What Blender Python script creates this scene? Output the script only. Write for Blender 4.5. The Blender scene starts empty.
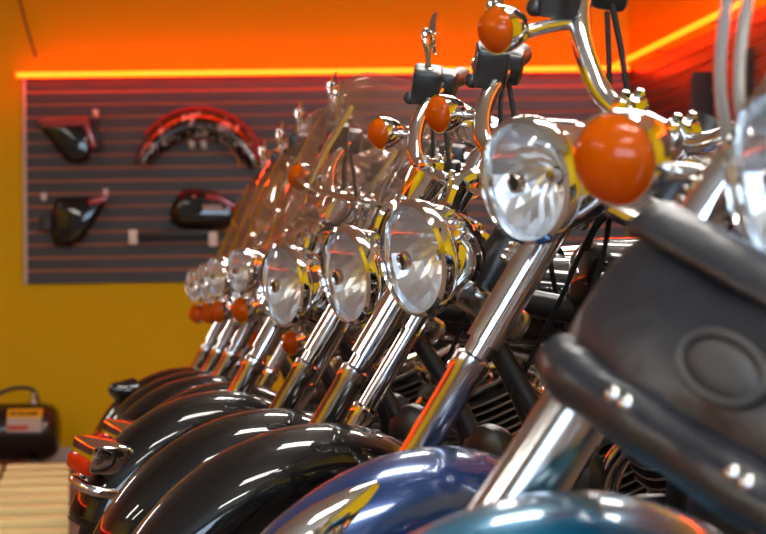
import bpy, bmesh, math, random
from mathutils import Vector as V, Matrix as M
random.seed(4)
R = math.radians
sc = bpy.context.scene
COL = sc.collection

# ------------------------------------------------------------------ camera
FPX, CX, CY, CAMH = 2200.0, 383.0, 267.0, 0.79
cam_d = bpy.data.cameras.new('camera'); cam = bpy.data.objects.new('camera', cam_d); COL.objects.link(cam)
cam.matrix_world = M.Translation((0, 0, CAMH)) @ M.Rotation(R(90 + 1.51), 4, 'X') @ M.Rotation(R(-0.7), 4, 'Z')
cam_d.sensor_width = 36; cam_d.lens = FPX / 766 * 36
cam_d.dof.use_dof = True; cam_d.dof.focus_distance = 3.7; cam_d.dof.aperture_fstop = 8.5
cam_d.clip_start = 0.05; cam_d.clip_end = 100
sc.camera = cam
CM = cam.matrix_world.copy()
def P(px, py, d):
    """point of the place seen at pixel px,py and d metres in front of the camera"""
    return CM @ V(((px - CX) / FPX * d, -(py - CY) / FPX * d, -d))

# ------------------------------------------------------------------ materials
def mat(name, col, rough=.5, metal=0.0, spec=.5, coat=0.0, emit=None, es=0, bump=None, var=None, sub=None):
    m = bpy.data.materials.new(name); m.use_nodes = True
    nt = m.node_tree; b = nt.nodes['Principled BSDF']
    b.inputs['Base Color'].default_value = (*col, 1); b.inputs['Roughness'].default_value = rough
    b.inputs['Metallic'].default_value = metal; b.inputs['Specular IOR Level'].default_value = spec
    b.inputs['Coat Weight'].default_value = coat; b.inputs['Coat Roughness'].default_value = .03
    if emit:
        b.inputs['Emission Color'].default_value = (*emit, 1); b.inputs['Emission Strength'].default_value = es
    if bump or var:
        tc = nt.nodes.new('ShaderNodeTexCoord'); n = nt.nodes.new('ShaderNodeTexNoise')
        nt.links.new(tc.outputs['Object'], n.inputs['Vector'])
        n.inputs['Scale'].default_value = (bump or var)[0]; n.inputs['Detail'].default_value = 5
        if bump:
            bp = nt.nodes.new('ShaderNodeBump'); bp.inputs['Strength'].default_value = bump[1]; bp.inputs['Distance'].default_value = bump[2]
            nt.links.new(n.outputs['Fac'], bp.inputs['Height']); nt.links.new(bp.outputs['Normal'], b.inputs['Normal'])
        if var:
            n2 = nt.nodes.new('ShaderNodeTexNoise'); nt.links.new(tc.outputs['Object'], n2.inputs['Vector']); n2.inputs['Scale'].default_value = var[0]
            r = nt.nodes.new('ShaderNodeValToRGB'); e = r.color_ramp.elements
            e[0].position, e[1].position = .35, .65; e[0].color = (*col, 1); e[1].color = (*var[1], 1)
            nt.links.new(n2.outputs['Fac'], r.inputs['Fac']); nt.links.new(r.outputs['Color'], b.inputs['Base Color'])
    return m
def clear(name, tint, gloss=.9, base=.05, rough=.02, haze=0.0):
    """thin clear sheet: see-through, mirror-like at grazing angles, a little milky"""
    m = bpy.data.materials.new(name); m.use_nodes = True; nt = m.node_tree; nt.nodes.clear(); N = nt.nodes.new; Lk = nt.links.new
    o = N('ShaderNodeOutputMaterial'); mx = N('ShaderNodeMixShader'); t = N('ShaderNodeBsdfTransparent'); g = N('ShaderNodeBsdfGlossy')
    lw = N('ShaderNodeLayerWeight'); lw.inputs['Blend'].default_value = .5
    pw = N('ShaderNodeMath'); pw.operation = 'POWER'; pw.inputs[1].default_value = 4
    ma = N('ShaderNodeMath'); ma.operation = 'MULTIPLY_ADD'; ma.inputs[1].default_value = .85; ma.inputs[2].default_value = base
    t.inputs['Color'].default_value = (*tint, 1); g.inputs['Color'].default_value = (gloss,) * 3 + (1,); g.inputs['Roughness'].default_value = rough
    Lk(lw.outputs['Facing'], pw.inputs[0]); Lk(pw.outputs[0], ma.inputs[0]); Lk(ma.outputs[0], mx.inputs[0]); Lk(g.outputs[0], mx.inputs[2])
    if haze:
        h = N('ShaderNodeMixShader'); d = N('ShaderNodeBsdfTranslucent'); d.inputs['Color'].default_value = (.8, .75, .7, 1); h.inputs[0].default_value = haze
        Lk(t.outputs[0], h.inputs[1]); Lk(d.outputs[0], h.inputs[2]); Lk(h.outputs[0], mx.inputs[1])
    else: Lk(t.outputs[0], mx.inputs[1])
    Lk(mx.outputs[0], o.inputs[0]); return m
CHROME = mat('chrome', (.78, .78, .78), .07, 1)
CHROME2 = mat('brushed_aluminium', (.55, .54, .53), .17, 1)
REFL = mat('reflector', (.86, .86, .86), .3, 1)
BLACKP = mat('black_paint', (.004, .004, .0045), .4, 0, .1, 1)
BLUEP = mat('blue_paint', (.007, .042, .16), .22, .4, .5, 1)
TEALP = mat('teal_paint', (.008, .14, .25), .22, .4, .5, 1)
BLACK = mat('black_plastic', (.012, .012, .012), .45)
SATIN = mat('black_satin_metal', (.012, .012, .013), .35, .0, .6)
RUBBER = mat('rubber', (.010, .010, .010), .75, 0, .3)
FIN = mat('cylinder_black', (.02, .02, .02), .42, .2)
FINEDGE = mat('fin_edge', (.42, .42, .42), .35, 1)
LEATHER = mat('black_leather', (.012, .014, .019), .36, 0, .6, 0, bump=(28, .5, .006))
EMBOSS = mat('embossed_leather', (.05, .047, .045), .6, 0, .4, bump=(60, .5, .003))
SEATM = mat('seat_vinyl', (.013, .013, .013), .5, bump=(120, .2, .001))
GAUGE = mat('gauge_face', (.02, .02, .02), .4)
GLASS = clear('lamp_glass', (.97, .98, .98), .95, .06)
SHIELD = clear('windshield', (.96, .93, .92), .95, .035, haze=.05)
WINGL = clear('window_glass', (.97, .98, 1), .9, .04)
MIRR = mat('mirror_glass', (.8, .8, .8), .02, 1)
HOLE = mat('bulb_shield', (.015, .015, .015), .4)
STEELB = mat('braided_hose', (.62, .62, .60), .35, .6)
def amber(name, c, t):
    m = mat(name, c, .14, 0, .45, .25); nt = m.node_tree; b = nt.nodes['Principled BSDF']
    d = nt.nodes.new('ShaderNodeBsdfTranslucent'); d.inputs['Color'].default_value = (*c, 1); mx = nt.nodes.new('ShaderNodeMixShader'); mx.inputs[0].default_value = t
    nt.links.new(b.outputs[0], mx.inputs[1]); nt.links.new(d.outputs[0], mx.inputs[2]); nt.links.new(mx.outputs[0], nt.nodes['Material Output'].inputs[0])
    return m
AMBER = amber('amber_lens', (1, .18, .001), .62)
REDL = amber('red_lens', (.9, .05, .008), .3)
YELW = mat('yellow_wall', (.62, .40, .0005), .7, 0, .15, bump=(60, .15, .002))
WALLG = mat('shop_grey_wall', (.42, .42, .40), .8, bump=(60, .15, .002))
WHITEW = mat('ceiling_paint', (.60, .60, .57), .85, bump=(80, .2, .002))
CARPET = mat('brown_floor', (.17, .105, .075), .8, bump=(150, .4, .003), var=(3, (.20, .125, .09)))
BASEB = mat('baseboard', (.52, .50, .48), .6)
SLAT = mat('slat_grey', (.034, .029, .028), .4, 0, .4)
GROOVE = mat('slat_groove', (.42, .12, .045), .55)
TRIMW = mat('trim_offwhite', (.55, .46, .36), .5)
PEGW = mat('peg_white', (.75, .70, .62), .4)
NEON = mat('neon', (.9, .5, .1), .4, emit=(1, .023, .0005), es=25)
TUBE = mat('fluorescent_tube', (.9, .9, .9), .4, emit=(1, .97, .90), es=27)
FIXT = mat('fixture_white', (.7, .7, .68), .5)
CREAM = mat('cream_boards', (.74, .60, .27), .55, bump=(20, .2, .002), var=(2.5, (.80, .66, .32)))
EDGEB = mat('platform_edge', (.16, .09, .03), .6)
TANKB = mat('tank_black', (.008, .008, .009), .25, 0, .5, .5)
LABY = mat('label_yellow', (.75, .43, .01), .5)
LABW = mat('label_grey', (.42, .36, .30), .5)
LABR = mat('label_red', (.45, .03, .015), .5)
INK = mat('ink', (.02, .015, .01), .5)
REDP = mat('red_paint', (.30, .008, .010), .3, 0, .5, .8)
POSTER = mat('brown_poster', (.20, .07, .045), .5, var=(3.2, (.10, .03, .02)))
POST2 = mat('red_poster', (.13, .022, .022), .4)
FRAMEB = mat('frame_black', (.012, .01, .01), .4)
def flames():
    m = mat('flame_paint', (.01, .01, .01), .2, 0, .5, 1); nt = m.node_tree; b = nt.nodes['Principled BSDF']
    tc = nt.nodes.new('ShaderNodeTexCoord'); n = nt.nodes.new('ShaderNodeTexNoise'); r = nt.nodes.new('ShaderNodeValToRGB')
    n.inputs['Scale'].default_value = 17; n.inputs['Detail'].default_value = 2; n.inputs['Distortion'].default_value = 1.2
    e = r.color_ramp.elements; e[0].position, e[1].position = .56, .62; e[0].color = (.012, .011, .011, 1); e[1].color = (.40, .38, .36, 1)
    nt.links.new(tc.outputs['Object'], n.inputs['Vector']); nt.links.new(n.outputs['Fac'], r.inputs['Fac']); nt.links.new(r.outputs['Color'], b.inputs['Base Color'])
    return m
FLAME = flames()

# ------------------------------------------------------------------ mesh helpers
def frame_of(axis, hint=None):
    a = V(axis).normalized(); h = V(hint) if hint else (V((0, 0, 1)) if abs(a.z) < .9 else V((1, 0, 0)))
    x = (h - a * h.dot(a)).normalized(); return x, a.cross(x), a
def smooth_path(pts, k=6):
    pts = [V(p) for p in pts]
    if len(pts) < 3 or k < 2: return pts
    out = []
    for i in range(len(pts) - 1):
        p0, p1, p2, p3 = pts[max(i - 1, 0)], pts[i], pts[i + 1], pts[min(i + 2, len(pts) - 1)]
        for j in range(k):
            t = j / k
            out.append(.5 * ((2 * p1) + (p2 - p0) * t + (2 * p0 - 5 * p1 + 4 * p2 - p3) * t * t + (3 * p1 - p0 - 3 * p2 + p3) * t ** 3))
    out.append(pts[-1]); return out
class MB:
    def __init__(s): s.v = []; s.f = []; s.mi = []
    def add(s, vs, fs, mi=0):
        o = len(s.v); s.v += [V(x) for x in vs]; s.f += [[i + o for i in f] for f in fs]; s.mi += [mi] * len(fs); return s
    def grid(s, fn, nu, nv, cu=False, cv=False, mi=0):
        vs = [fn(i / (nu if cu else nu - 1), j / (nv if cv else nv - 1)) for i in range(nu) for j in range(nv)]
        fs = [[i * nv + j, ((i + 1) % nu) * nv + j, ((i + 1) % nu) * nv + (j + 1) % nv, i * nv + (j + 1) % nv]
              for i in range(nu if cu else nu - 1) for j in range(nv if cv else nv - 1)]
        return s.add(vs, fs, mi)
    def tube(s, pts, r, n=12, k=6, caps=True, mi=0, r_list=None):
        pts = smooth_path(pts, k); N = len(pts)
        t0 = (pts[1] - pts[0]).normalized(); x, y, _ = frame_of(t0); vs = []
        for i, p in enumerate(pts):
            t = (pts[min(i + 1, N - 1)] - pts[max(i - 1, 0)]).normalized()
            x = (x - t * x.dot(t)).normalized(); y = t.cross(x)
            rr = r(i / (N - 1)) if callable(r) else r
            vs += [p + x * (rr * math.cos(2 * math.pi * j / n)) + y * (rr * math.sin(2 * math.pi * j / n)) for j in range(n)]
        fs = [[i * n + j, i * n + (j + 1) % n, (i + 1) * n + (j + 1) % n, (i + 1) * n + j] for i in range(N - 1) for j in range(n)]
        if caps: fs += [list(range(n))[::-1], [(N - 1) * n + j for j in range(n)]]
        return s.add(vs, fs, mi)
    def lathe(s, prof, origin=(0, 0, 0), axis=(0, 0, 1), n=28, mi=0, a0=0, a1=2 * math.pi):
        x, y, a = frame_of(axis); o = V(origin); m = len(prof); full = abs(a1 - a0 - 2 * math.pi) < 1e-6; nn = n if full else n + 1
        vs = []
        for i in range(nn):
            t = a0 + (a1 - a0) * i / n; d = x * math.cos(t) + y * math.sin(t)
            vs += [o + d * r + a * h for r, h in prof]
        fs = [[i * m + j, ((i + 1) % nn) * m + j, ((i + 1) % nn) * m + j + 1, i * m + j + 1] for i in range(nn if full else nn - 1) for j in range(m - 1)]
        return s.add(vs, fs, mi)
    def box(s, c, size, rot=None, bev=0, seg=2, mi=0):
        b = bmesh.new(); bmesh.ops.create_cube(b, size=1); bmesh.ops.scale(b, vec=V(size), verts=b.verts)
        if bev: bmesh.ops.bevel(b, geom=b.edges[:], offset=bev, segments=seg, profile=.5, affect='EDGES')
        T = M.Translation(V(c)) @ (rot.to_4x4() if rot else M.Identity(4))
        b.verts.index_update(); s.add([T @ v.co for v in b.verts], [[v.index for v in f.verts] for f in b.faces], mi); b.free(); return s
    def ball(s, c, r, n=16, rot=None, mi=0):
        r = V((r, r, r)) if isinstance(r, (int, float)) else V(r); T = rot or M.Identity(3)
        return s.grid(lambda u, v: V(c) + T @ V((r.x * math.sin(math.pi * v) * math.cos(2 * math.pi * u), r.y * math.sin(math.pi * v) * math.sin(2 * math.pi * u), r.z * math.cos(math.pi * v))), n, n // 2 + 1, cu=True, mi=mi)
    def prism(s, poly, thick, fn, bev=0, mi=0, seg=3):
        """poly: 2d points; fn(a,b,h) -> point; bevelled slab"""
        b = bmesh.new(); vs = [b.verts.new((p[0], p[1], 0)) for p in poly]; f = b.faces.new(vs)
        r = bmesh.ops.extrude_face_region(b, geom=[f]); top = [e for e in r['geom'] if isinstance(e, bmesh.types.BMVert)]
        bmesh.ops.translate(b, vec=(0, 0, thick), verts=top)
        if bev:
            bmesh.ops.bevel(b, geom=[e for e in b.edges if all(abs(v.co.z - thick) < 1e-6 for v in e.verts)], offset=bev, segments=seg, profile=.5, affect='EDGES')
        b.verts.index_update(); s.add([fn(*v.co) for v in b.verts], [[v.index for v in q.verts] for q in b.faces], mi); b.free(); return s
    def mesh(s, name, mats, ang=38, flat=False):
        me = bpy.data.meshes.new(name); me.from_pydata([tuple(v) for v in s.v], [], s.f)
        for m in (mats if isinstance(mats, (list, tuple)) else [mats]): me.materials.append(m)
        for p, mi in zip(me.polygons, s.mi): p.material_index = mi
        b = bmesh.new(); b.from_mesh(me); bmesh.ops.remove_doubles(b, verts=b.verts, dist=1e-5)
        bmesh.ops.recalc_face_normals(b, faces=b.faces)
        for f in b.faces: f.smooth = not flat
        for e in b.edges:
            if len(e.link_faces) == 2 and e.calc_face_angle(0) > R(ang): e.smooth = False
        b.to_mesh(me); b.free(); return me
CACHE = {}
def part(name, key, build, mats, parent=None, local=None, solid=0, flat=False, ang=38):
    if key is None or key not in CACHE:
        mb = MB(); build(mb); me = mb.mesh(name, mats, ang, flat)
        if key: CACHE[key] = me
    else: me = CACHE[key]
    o = bpy.data.objects.new(name, me); COL.objects.link(o)
    if parent: o.parent = parent
    o.matrix_local = local if local is not None else M.Identity(4)
    if solid:
        md = o.modifiers.new('thickness', 'SOLIDIFY'); md.thickness = solid; md.offset = 0
    return o
def tag(o, label=None, cat=None, group=None, kind=None):
    for k, v in (('label', label), ('category', cat), ('group', group), ('kind', kind)):
        if v: o[k] = v
    return o
def empty(name, loc=(0, 0, 0)):
    o = bpy.data.objects.new(name, None); o.empty_display_size = .1; COL.objects.link(o); o.location = loc; return o
def thing(name, build, mats, label, cat, group=None, flat=False, ang=38, origin=None):
    mb = MB(); build(mb)
    o0 = V(origin) if origin is not None else V((0, 0, 0))
    if origin is not None: mb.v = [v - o0 for v in mb.v]
    o = bpy.data.objects.new(name, mb.mesh(name, mats, ang, flat)); COL.objects.link(o); o.location = o0
    return tag(o, label, cat, group)
def struct(name, build, mats, parent=None, flat=True):
    mb = MB(); build(mb); o = bpy.data.objects.new(name, mb.mesh(name, mats, 30, flat)); COL.objects.link(o)
    if parent: o.parent = parent
    else: o['kind'] = 'structure'
    return o

# ------------------------------------------------------------------ room
WY = 13.1                                    # back wall
XR = P(630, 68, WY).x                         # back right corner
YF, XL, ZC = -3.6, -6.4, 3.15
XRF = XR + .1346 * (WY - YF)
struct('floor', lambda b: b.box(((XL + 4) / 2, (WY + YF) / 2, -.05), (4.4 - XL + 1.6, WY - YF + .6, .1)), CARPET)
struct('ceiling', lambda b: b.box(((XL + 4) / 2, (WY + YF) / 2, ZC + .05), (4.4 - XL + 1.6, WY - YF + .6, .1)), WHITEW)
struct('wall_back', lambda b: b.box(((XL + XR) / 2, WY + .06, ZC / 2), (XR - XL + .4, .12, ZC)), YELW)
struct('wall_left', lambda b: b.box((XL - .06, (WY + YF) / 2, ZC / 2), (.12, WY - YF, ZC)), YELW)
DR = (V((XRF, YF, 0)) - V((XR, WY, 0))).normalized(); NR = V((DR.y, -DR.x, 0)).normalized()
if NR.x > 0: NR = -NR
LR = (V((XRF, YF, 0)) - V((XR, WY, 0))).length
def RW(s, h, z): return V((XR, WY, z)) + DR * s + NR * h     # along the right wall, out of it, height
def rbox(b, s0, s1, h0, h1, z0, z1, mi=0):
    vs = [RW(s, h, z) for s in (s0, s1) for h in (h0, h1) for z in (z0, z1)]
    b.add(vs, [[0, 1, 3, 2], [4, 6, 7, 5], [0, 4, 5, 1], [2, 3, 7, 6], [0, 2, 6, 4], [1, 5, 7, 3]], mi)
struct('wall_right', lambda b: rbox(b, -.05, LR + .1, -.12, 0, 0, ZC), YELW)
# wall behind the camera with the shop window the daylight comes through
WX0, WX1, WZ0, WZ1 = -2.2, 2.9, .55, 2.5
def front(b):
    y = YF - .06
    b.box(((XL + WX0) / 2, y, ZC / 2), (WX0 - XL, .12, ZC)); b.box(((XRF + WX1) / 2, y, ZC / 2), (XRF - WX1, .12, ZC))
    b.box(((WX0 + WX1) / 2, y, WZ0 / 2), (WX1 - WX0, .12, WZ0)); b.box(((WX0 + WX1) / 2, y, (ZC + WZ1) / 2), (WX1 - WX0, .12, ZC - WZ1))
struct('wall_front', front, WALLG)
win = struct('window_1', lambda b: b.box(((WX0 + WX1) / 2, YF - .07, (WZ0 + WZ1) / 2), (WX1 - WX0, .01, WZ1 - WZ0)), WINGL)
def wfr(b):
    y = YF - .06
    for i in range(5): b.box((WX0 + (WX1 - WX0) * i / 4, y, (WZ0 + WZ1) / 2), (.07, .1, WZ1 - WZ0))
    for z in (WZ0, WZ1): b.box(((WX0 + WX1) / 2, y, z), (WX1 - WX0 + .07, .1, .07))
struct('window_frame', wfr, FRAMEB, win)
zb = P(75, 447, WY).z
struct('baseboard_back', lambda b: b.box(((XL + XR) / 2, WY - .008, zb / 2 + .0), (XR - XL, .016, zb), bev=.004), BASEB)
struct('baseboard_right', lambda b: rbox(b, .02, LR, 0, .016, 0, zb), BASEB)

# slatwall on the back wall and the right wall
ZS0, ZS1 = P(100, 283, WY).z, P(17, 75, WY).z - .02
XS0 = P(25, 180, WY).x
def slat_profile():
    pitch, gr, th, gd = .0762, .016, .022, .013; z = ZS0; out = [(0.0, ZS0, 0), (th, ZS0, 0)]
    while z + pitch < ZS1 - .01:
        z += pitch; out += [(th, z - gr / 2, 0), (th - gd, z - gr / 2 - .001, 1), (th - gd, z + gr / 2 + .001, 1), (th, z + gr / 2, 1)]
    return out + [(th, ZS1, 0), (0, ZS1, 0)]
SP = slat_profile()
def slat(b, at, n0, n1):
    for k in range(len(SP) - 1):
        (h0, z0, _), (h1, z1, m1) = SP[k], SP[k + 1]
        b.add([at(n0, h0, z0), at(n1, h0, z0), at(n1, h1, z1), at(n0, h1, z1)], [[0, 1, 2, 3]], m1)
    for n in (n0, n1):
        b.add([at(n, h, z) for h, z, _ in SP], [list(range(len(SP)))], 0)
sw = empty('slatwall_panel', (XS0, WY, ZS0)); tag(sw, 'dark grey grooved slatwall on the back wall under the neon line', 'display panel')
lo = M.Translation((-XS0, -WY, -ZS0))
part('slat_board', None, lambda b: slat(b, lambda n, h, z: V((n, WY - .0005 - h, z)), XS0 + .012, XR - .03), [SLAT, GROOVE], sw, lo, flat=True)
part('edge_trim', None, lambda b: b.box((XS0, WY - .016, (ZS0 + ZS1) / 2), (.024, .03, ZS1 - ZS0 + .01), bev=.003), TRIMW, sw, lo)
sw2 = empty('slatwall_panel', RW(3, 0, ZS0)); tag(sw2, 'dark slatwall on the right wall beyond the nearest motorcycle', 'display panel')
lo2 = M.Translation(-RW(3, 0, ZS0))
part('slat_board', None, lambda b: slat(b, lambda n, h, z: RW(n, .0005 + h, z), .03, 9.5), [SLAT, GROOVE], sw2, lo2, flat=True)

sw3 = empty('slatwall_panel', (XL, 7.5, ZS0)); tag(sw3, 'unseen dark slatwall added along the left wall for the chrome to reflect', 'display panel')  # added out of view so the chrome mirrors something dark under the neon
part('slat_board', None, lambda b: slat(b, lambda n, h, z: V((XL + .0005 + h, n, z)), 3.0, 12.6), [SLAT, GROOVE], sw3, M.Translation((-XL, -7.5, -ZS0)), flat=True)

# neon lines
ZN = P(17, 75, WY - .1).z
def neon(name, a, b_, label, lab2):
    t = empty(name, a); tag(t, label, 'neon light'); l = M.Translation(-V(a))
    part('glow_tube', None, lambda b: b.tube([a, a.lerp(b_, .5), b_], .016, 10, 1), NEON, t, l)
    for i in range(1, 8):
        p = V(a).lerp(b_, i / 8 - .03)
        part('mounting_clip', None, lambda b: (b.box(p + lab2 * .045 - V((0, 0, .016)), (.02, .02, .014)), b.tube([p - V((0, 0, .018)), p - V((0, 0, .018)) + lab2 * .13], .004, 6, 1)), FRAMEB, t, l)
neon('neon_tube', P(17, 75, WY - .14), P(629, 68, WY - .14), 'long orange neon line above the slatwall on the back wall', V((0, 1, 0)))
neon('neon_tube', RW(.15, .14, ZN), RW(9.5, .14, ZN), 'orange neon line rising along the right wall from the corner', -NR)
neon('neon_tube', V((XL + .14, 12.6, ZN)), V((XL + .14, 3.0, ZN)), 'unseen orange neon line added along the left wall for the chrome to reflect', V((-1, 0, 0)))  # added out of view to give the chrome its orange stripes
# loose wire high on the back wall
thing('hanging_wire', lambda b: b.tube([P(18, -6, WY - .012), P(27, 28, WY - .012), P(36, 57, WY - .012)], .006, 8, 5), FRAMEB,
      'thin dark wire running down the back wall to the left end of the neon', 'wire', origin=P(27, 28, WY - .012))

# goods hung on the slatwall -----------------------------------------------------
DW = WY - .024
def on_wall(a, b_, h): return P(a, b_, DW - h)
def wprism(b, poly, thick, h0, bev, seg=3):
    k = DW / FPX
    b.prism([(x * k, y * k) for x, y in poly], thick, lambda x, y, h: on_wall(x / k, y / k, h + h0), bev, seg=seg)
def hook(px, py, label, ln=.09):
    p = P(px, py, DW)
    def f(b):
        b.box(p + V((0, -.008, .012)), (.03, .012, .05), bev=.003); b.tube([p + V((0, -.01, 0)), p + V((0, -ln, .0)), p + V((0, -ln - .008, .03))], .009, 8, 3)
    thing('display_hook', f, PEGW, label, 'hook', 'pegs on the slatwall', origin=p)
g = empty('side_panel', P(68, 138, DW)); tag(g, 'dark motorcycle side panel with red upper edge at the upper left of the slatwall', 'motorcycle part')
l = M.Translation(-P(68, 138, DW))
part('shell', None, lambda b: wprism(b, [(34, 121), (80, 121), (86, 124), (91, 139), (92, 150), (88, 160), (78, 163), (68, 162), (57, 151), (46, 135)], .10, .01, 0.0331), BLACKP, g, l)
part('red_band', None, lambda b: wprism(b, [(33, 116), (50, 119), (80, 117), (88, 119), (97, 146), (91, 150), (83, 126), (50, 128), (40, 124)], .03, .095, 0.0095), REDP, g, l)
part('rear_flange', None, lambda b: wprism(b, [(90, 120), (96, 117), (103, 148), (95, 151)], .06, .01, 0.0114), BLACK, g, l)
hook(96, 116, 'white peg at the top right corner of the red edged side panel', .075)
# crescent fender with flames
c0 = (199, 176); g = empty('painted_fender', P(199, 130, DW)); tag(g, 'black curved fender with pale flame paint and red edge on the slatwall', 'motorcycle part')
l = M.Translation(-P(199, 130, DW))
def arcp(t, ro, h):
    a = R(168 - 158 * t); return on_wall(c0[0] + ro * math.cos(a), c0[1] - ro * math.sin(a) * 1.0, h)
def crown(b):
    def fn(u, v):
        e = math.sin(math.pi * min(max(u, .03), .97)) ** .5; w = 12 + 16 * e; ro = 66 - w * (1 - v)
        return arcp(u, ro, .015 + .11 * math.sin(math.pi * (.12 + .88 * v) * .95) ** .7)
    b.grid(fn, 40, 12)
part('shell', None, crown, FLAME, g, l, solid=.006)
part('red_edge', None, lambda b: b.tube([arcp(.16 + .84 * i / 20, 67, .05) for i in range(21)], .016, 8, 1), REDP, g, l)
part('chrome_strip', None, lambda b: b.tube([arcp(.70 + .28 * i / 8, 42, .12) for i in range(9)], .008, 8, 1), CHROME2, g, l)
hook(192, 147, 'left one of two white pegs beneath the flame painted fender', .10)
hook(204, 147, 'right one of two white pegs beneath the flame painted fender', .10)
g = empty('side_panel', P(74, 220, DW)); tag(g, 'black triangular side cover with a red tip at the lower left of the slatwall', 'motorcycle part')
l = M.Translation(-P(74, 220, DW))
part('shell', None, lambda b: wprism(b, [(56, 198), (88, 197), (107, 198), (104, 207), (90, 228), (82, 241), (70, 246), (54, 246), (51, 232), (52, 212)], .11, .01, 0.0379), BLACKP, g, l)
part('red_tip', None, lambda b: wprism(b, [(86, 202), (96, 197), (108, 195), (108, 200), (100, 204), (89, 205)], .02, .105, 0.0076), REDP, g, l)
part('latch', None, lambda b: wprism(b, [(39, 215), (48, 213), (52, 220), (52, 232), (40, 231)], .06, .01, 0.0114), BLACK, g, l)
hook(44, 199, 'white peg at the left of the triangular side cover', .06)
hook(106, 195, 'small pale peg above the red tip of the triangular side cover', .06)
g = empty('nose_fairing', P(200, 210, DW)); tag(g, 'dark rounded fairing with a small red stripe resting on the wall bracket', 'motorcycle part')
l = M.Translation(-P(200, 210, DW))
part('shell', None, lambda b: wprism(b, [(170, 222), (171, 207), (177, 196), (186, 188), (200, 189), (215, 192), (232, 200), (240, 212), (234, 227), (205, 229), (180, 228)], .16, .01, 0.0568, seg=5), BLACKP, g, l)
part('red_stripe', None, lambda b: wprism(b, [(206, 194), (222, 196), (236, 205), (234, 210), (220, 202), (205, 199)], .015, .165, 0.0057), REDP, g, l)
part('badge', None, lambda b: wprism(b, [(203, 205), (221, 205), (222, 211), (203, 210)], .008, .168, 0.0038), LABW, g, l)
part('bolt', None, lambda b: b.ball(on_wall(194, 197, .172), .014, 10), CHROME2, g, l)
g = empty('wall_bracket', P(172, 236, DW)); tag(g, 'narrow black bar bracket with white end under the dark fairing', 'bracket')
l = M.Translation(-P(172, 236, DW))
part('bar', None, lambda b: wprism(b, [(136, 232), (213, 229.5), (213, 236), (136, 238)], .16, 0, 0.0076), BLACK, g, l)
for px, py in ((133, 237), (213, 239)):
    part('end_cap', None, lambda b: b.box(P(px, py, DW - .15), (.05, .03, .085), bev=.006), PEGW, g, l)

# right wall display pieces
def sw_at(px, h=.05):
    # station along the right wall seen at column px
    lo_, hi_ = 0.0, 12.0
    for _ in range(50):
        m_ = (lo_ + hi_) / 2; q = CM.inverted() @ RW(m_, h, 2.0); x = CX + FPX * q.x / -q.z
        if x < px: lo_ = m_
        else: hi_ = m_
    return lo_
def poster(name, x0, x1, z0, z1, th, m1, label, cat, fr=.03):
    s0, s1 = sw_at(x0), sw_at(x1); t = empty(name, RW(s0, 0, z0)); tag(t, label, cat); l = M.Translation(-RW(s0, 0, z0))
    part('frame', None, lambda b: rbox(b, s0, s1, .024, .024 + th, z0, z1), FRAMEB, t, l, flat=True)
    part('panel', None, lambda b: rbox(b, s0 + fr, s1 - fr, .024 + th - .006, .024 + th + .004, z0 + fr, z1 - fr), m1, t, l, flat=True)
def zof(px, py):
    s = sw_at(px); q = CM.inverted() @ RW(s, .05, 2.0); return P(px, py, -q.z).z
poster('picture_frame', 634, 690, 1.42, zof(665, 112), .03, POSTER, 'brown framed poster on the right wall nearest the back corner', 'poster')
poster('banner_stand', 694, 706, 1.1, zof(700, 74), .10, FRAMEB, 'tall narrow black display column on the right wall under the neon', 'display')
poster('picture_frame', 715, 745, 1.2, zof(716, 60), .035, POST2, 'dark red framed panel on the right wall beside the black column', 'poster')

# air tank and slatted platform, far left
ta = P(36, 461, 12.75); ta.z = 0
TR = .165; tx1 = P(61, 430, 12.75).x - .0; tx0 = tx1 - .56
tk = empty('air_tank', (tx1 - .28, 12.75, 0)); tag(tk, 'portable black air tank with a yellow label standing against the yellow wall', 'air tank')
l = M.Translation(-V((tx1 - .28, 12.75, 0))); zc = TR + .035
part('tank_body', None, lambda b: b.lathe([(0, 0), (.07, .002), (.12, .014), (.15, .04), (TR, .09), (TR, .47), (.15, .52), (.12, .546), (.07, .558), (0, .56)], (tx0, 12.75, zc), (1, 0, 0), 32), TANKB, tk, l)
part('handle', None, lambda b: b.tube([(tx1 - .40, 12.75, zc + TR - .01), (tx1 - .36, 12.75, zc + TR + .05), (tx1 - .26, 12.75, zc + TR + .085), (tx1 - .16, 12.75, zc + TR + .075), (tx1 - .12, 12.75, zc + TR - .01)], .012, 10), SATIN, tk, l)
part('valve', None, lambda b: (b.lathe([(0, 0), (.03, 0), (.03, .03), (.014, .035), (.014, .07), (0, .07)], (tx1 - .15, 12.74, zc + TR - .012), (0, 0, 1), 14)), CHROME2, tk, l)
for sx in (.1, .42):
    part('foot', None, lambda b: b.box((tx0 + sx, 12.75, .02), (.04, .24, .04), bev=.004), SATIN, tk, l)
def patch(b, x0, x1, z0, z1, e):
    def fn(u, v):
        z = z0 + (z1 - z0) * v; dz = z - zc; return V((x0 + (x1 - x0) * u, 12.75 - math.sqrt(max(TR * TR - dz * dz, 0)) - e, z))
    b.grid(fn, 3, 10)
lab = part('label', None, lambda b: patch(b, tx1 - .285, tx1 - .085, zc + .005, zc + .12, .003), LABW, tk, l); lab['label'] = 'grey paper label on the tank'
part('label_header', None, lambda b: patch(b, tx1 - .285, tx1 - .085, zc + .085, zc + .135, .005), LABY, lab)
def marks(b):
    for i, w in enumerate((.016, .012, .018, .012, .016, .02, .014)):
        x = tx1 - .265 + i * .023; patch(b, x, x + w, zc + .098, zc + .118, .007)
part('label_lettering', None, marks, INK, lab)
part('label_stripe', None, lambda b: patch(b, tx1 - .28, tx1 - .16, zc + .018, zc + .042, .005), LABR, lab)

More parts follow.
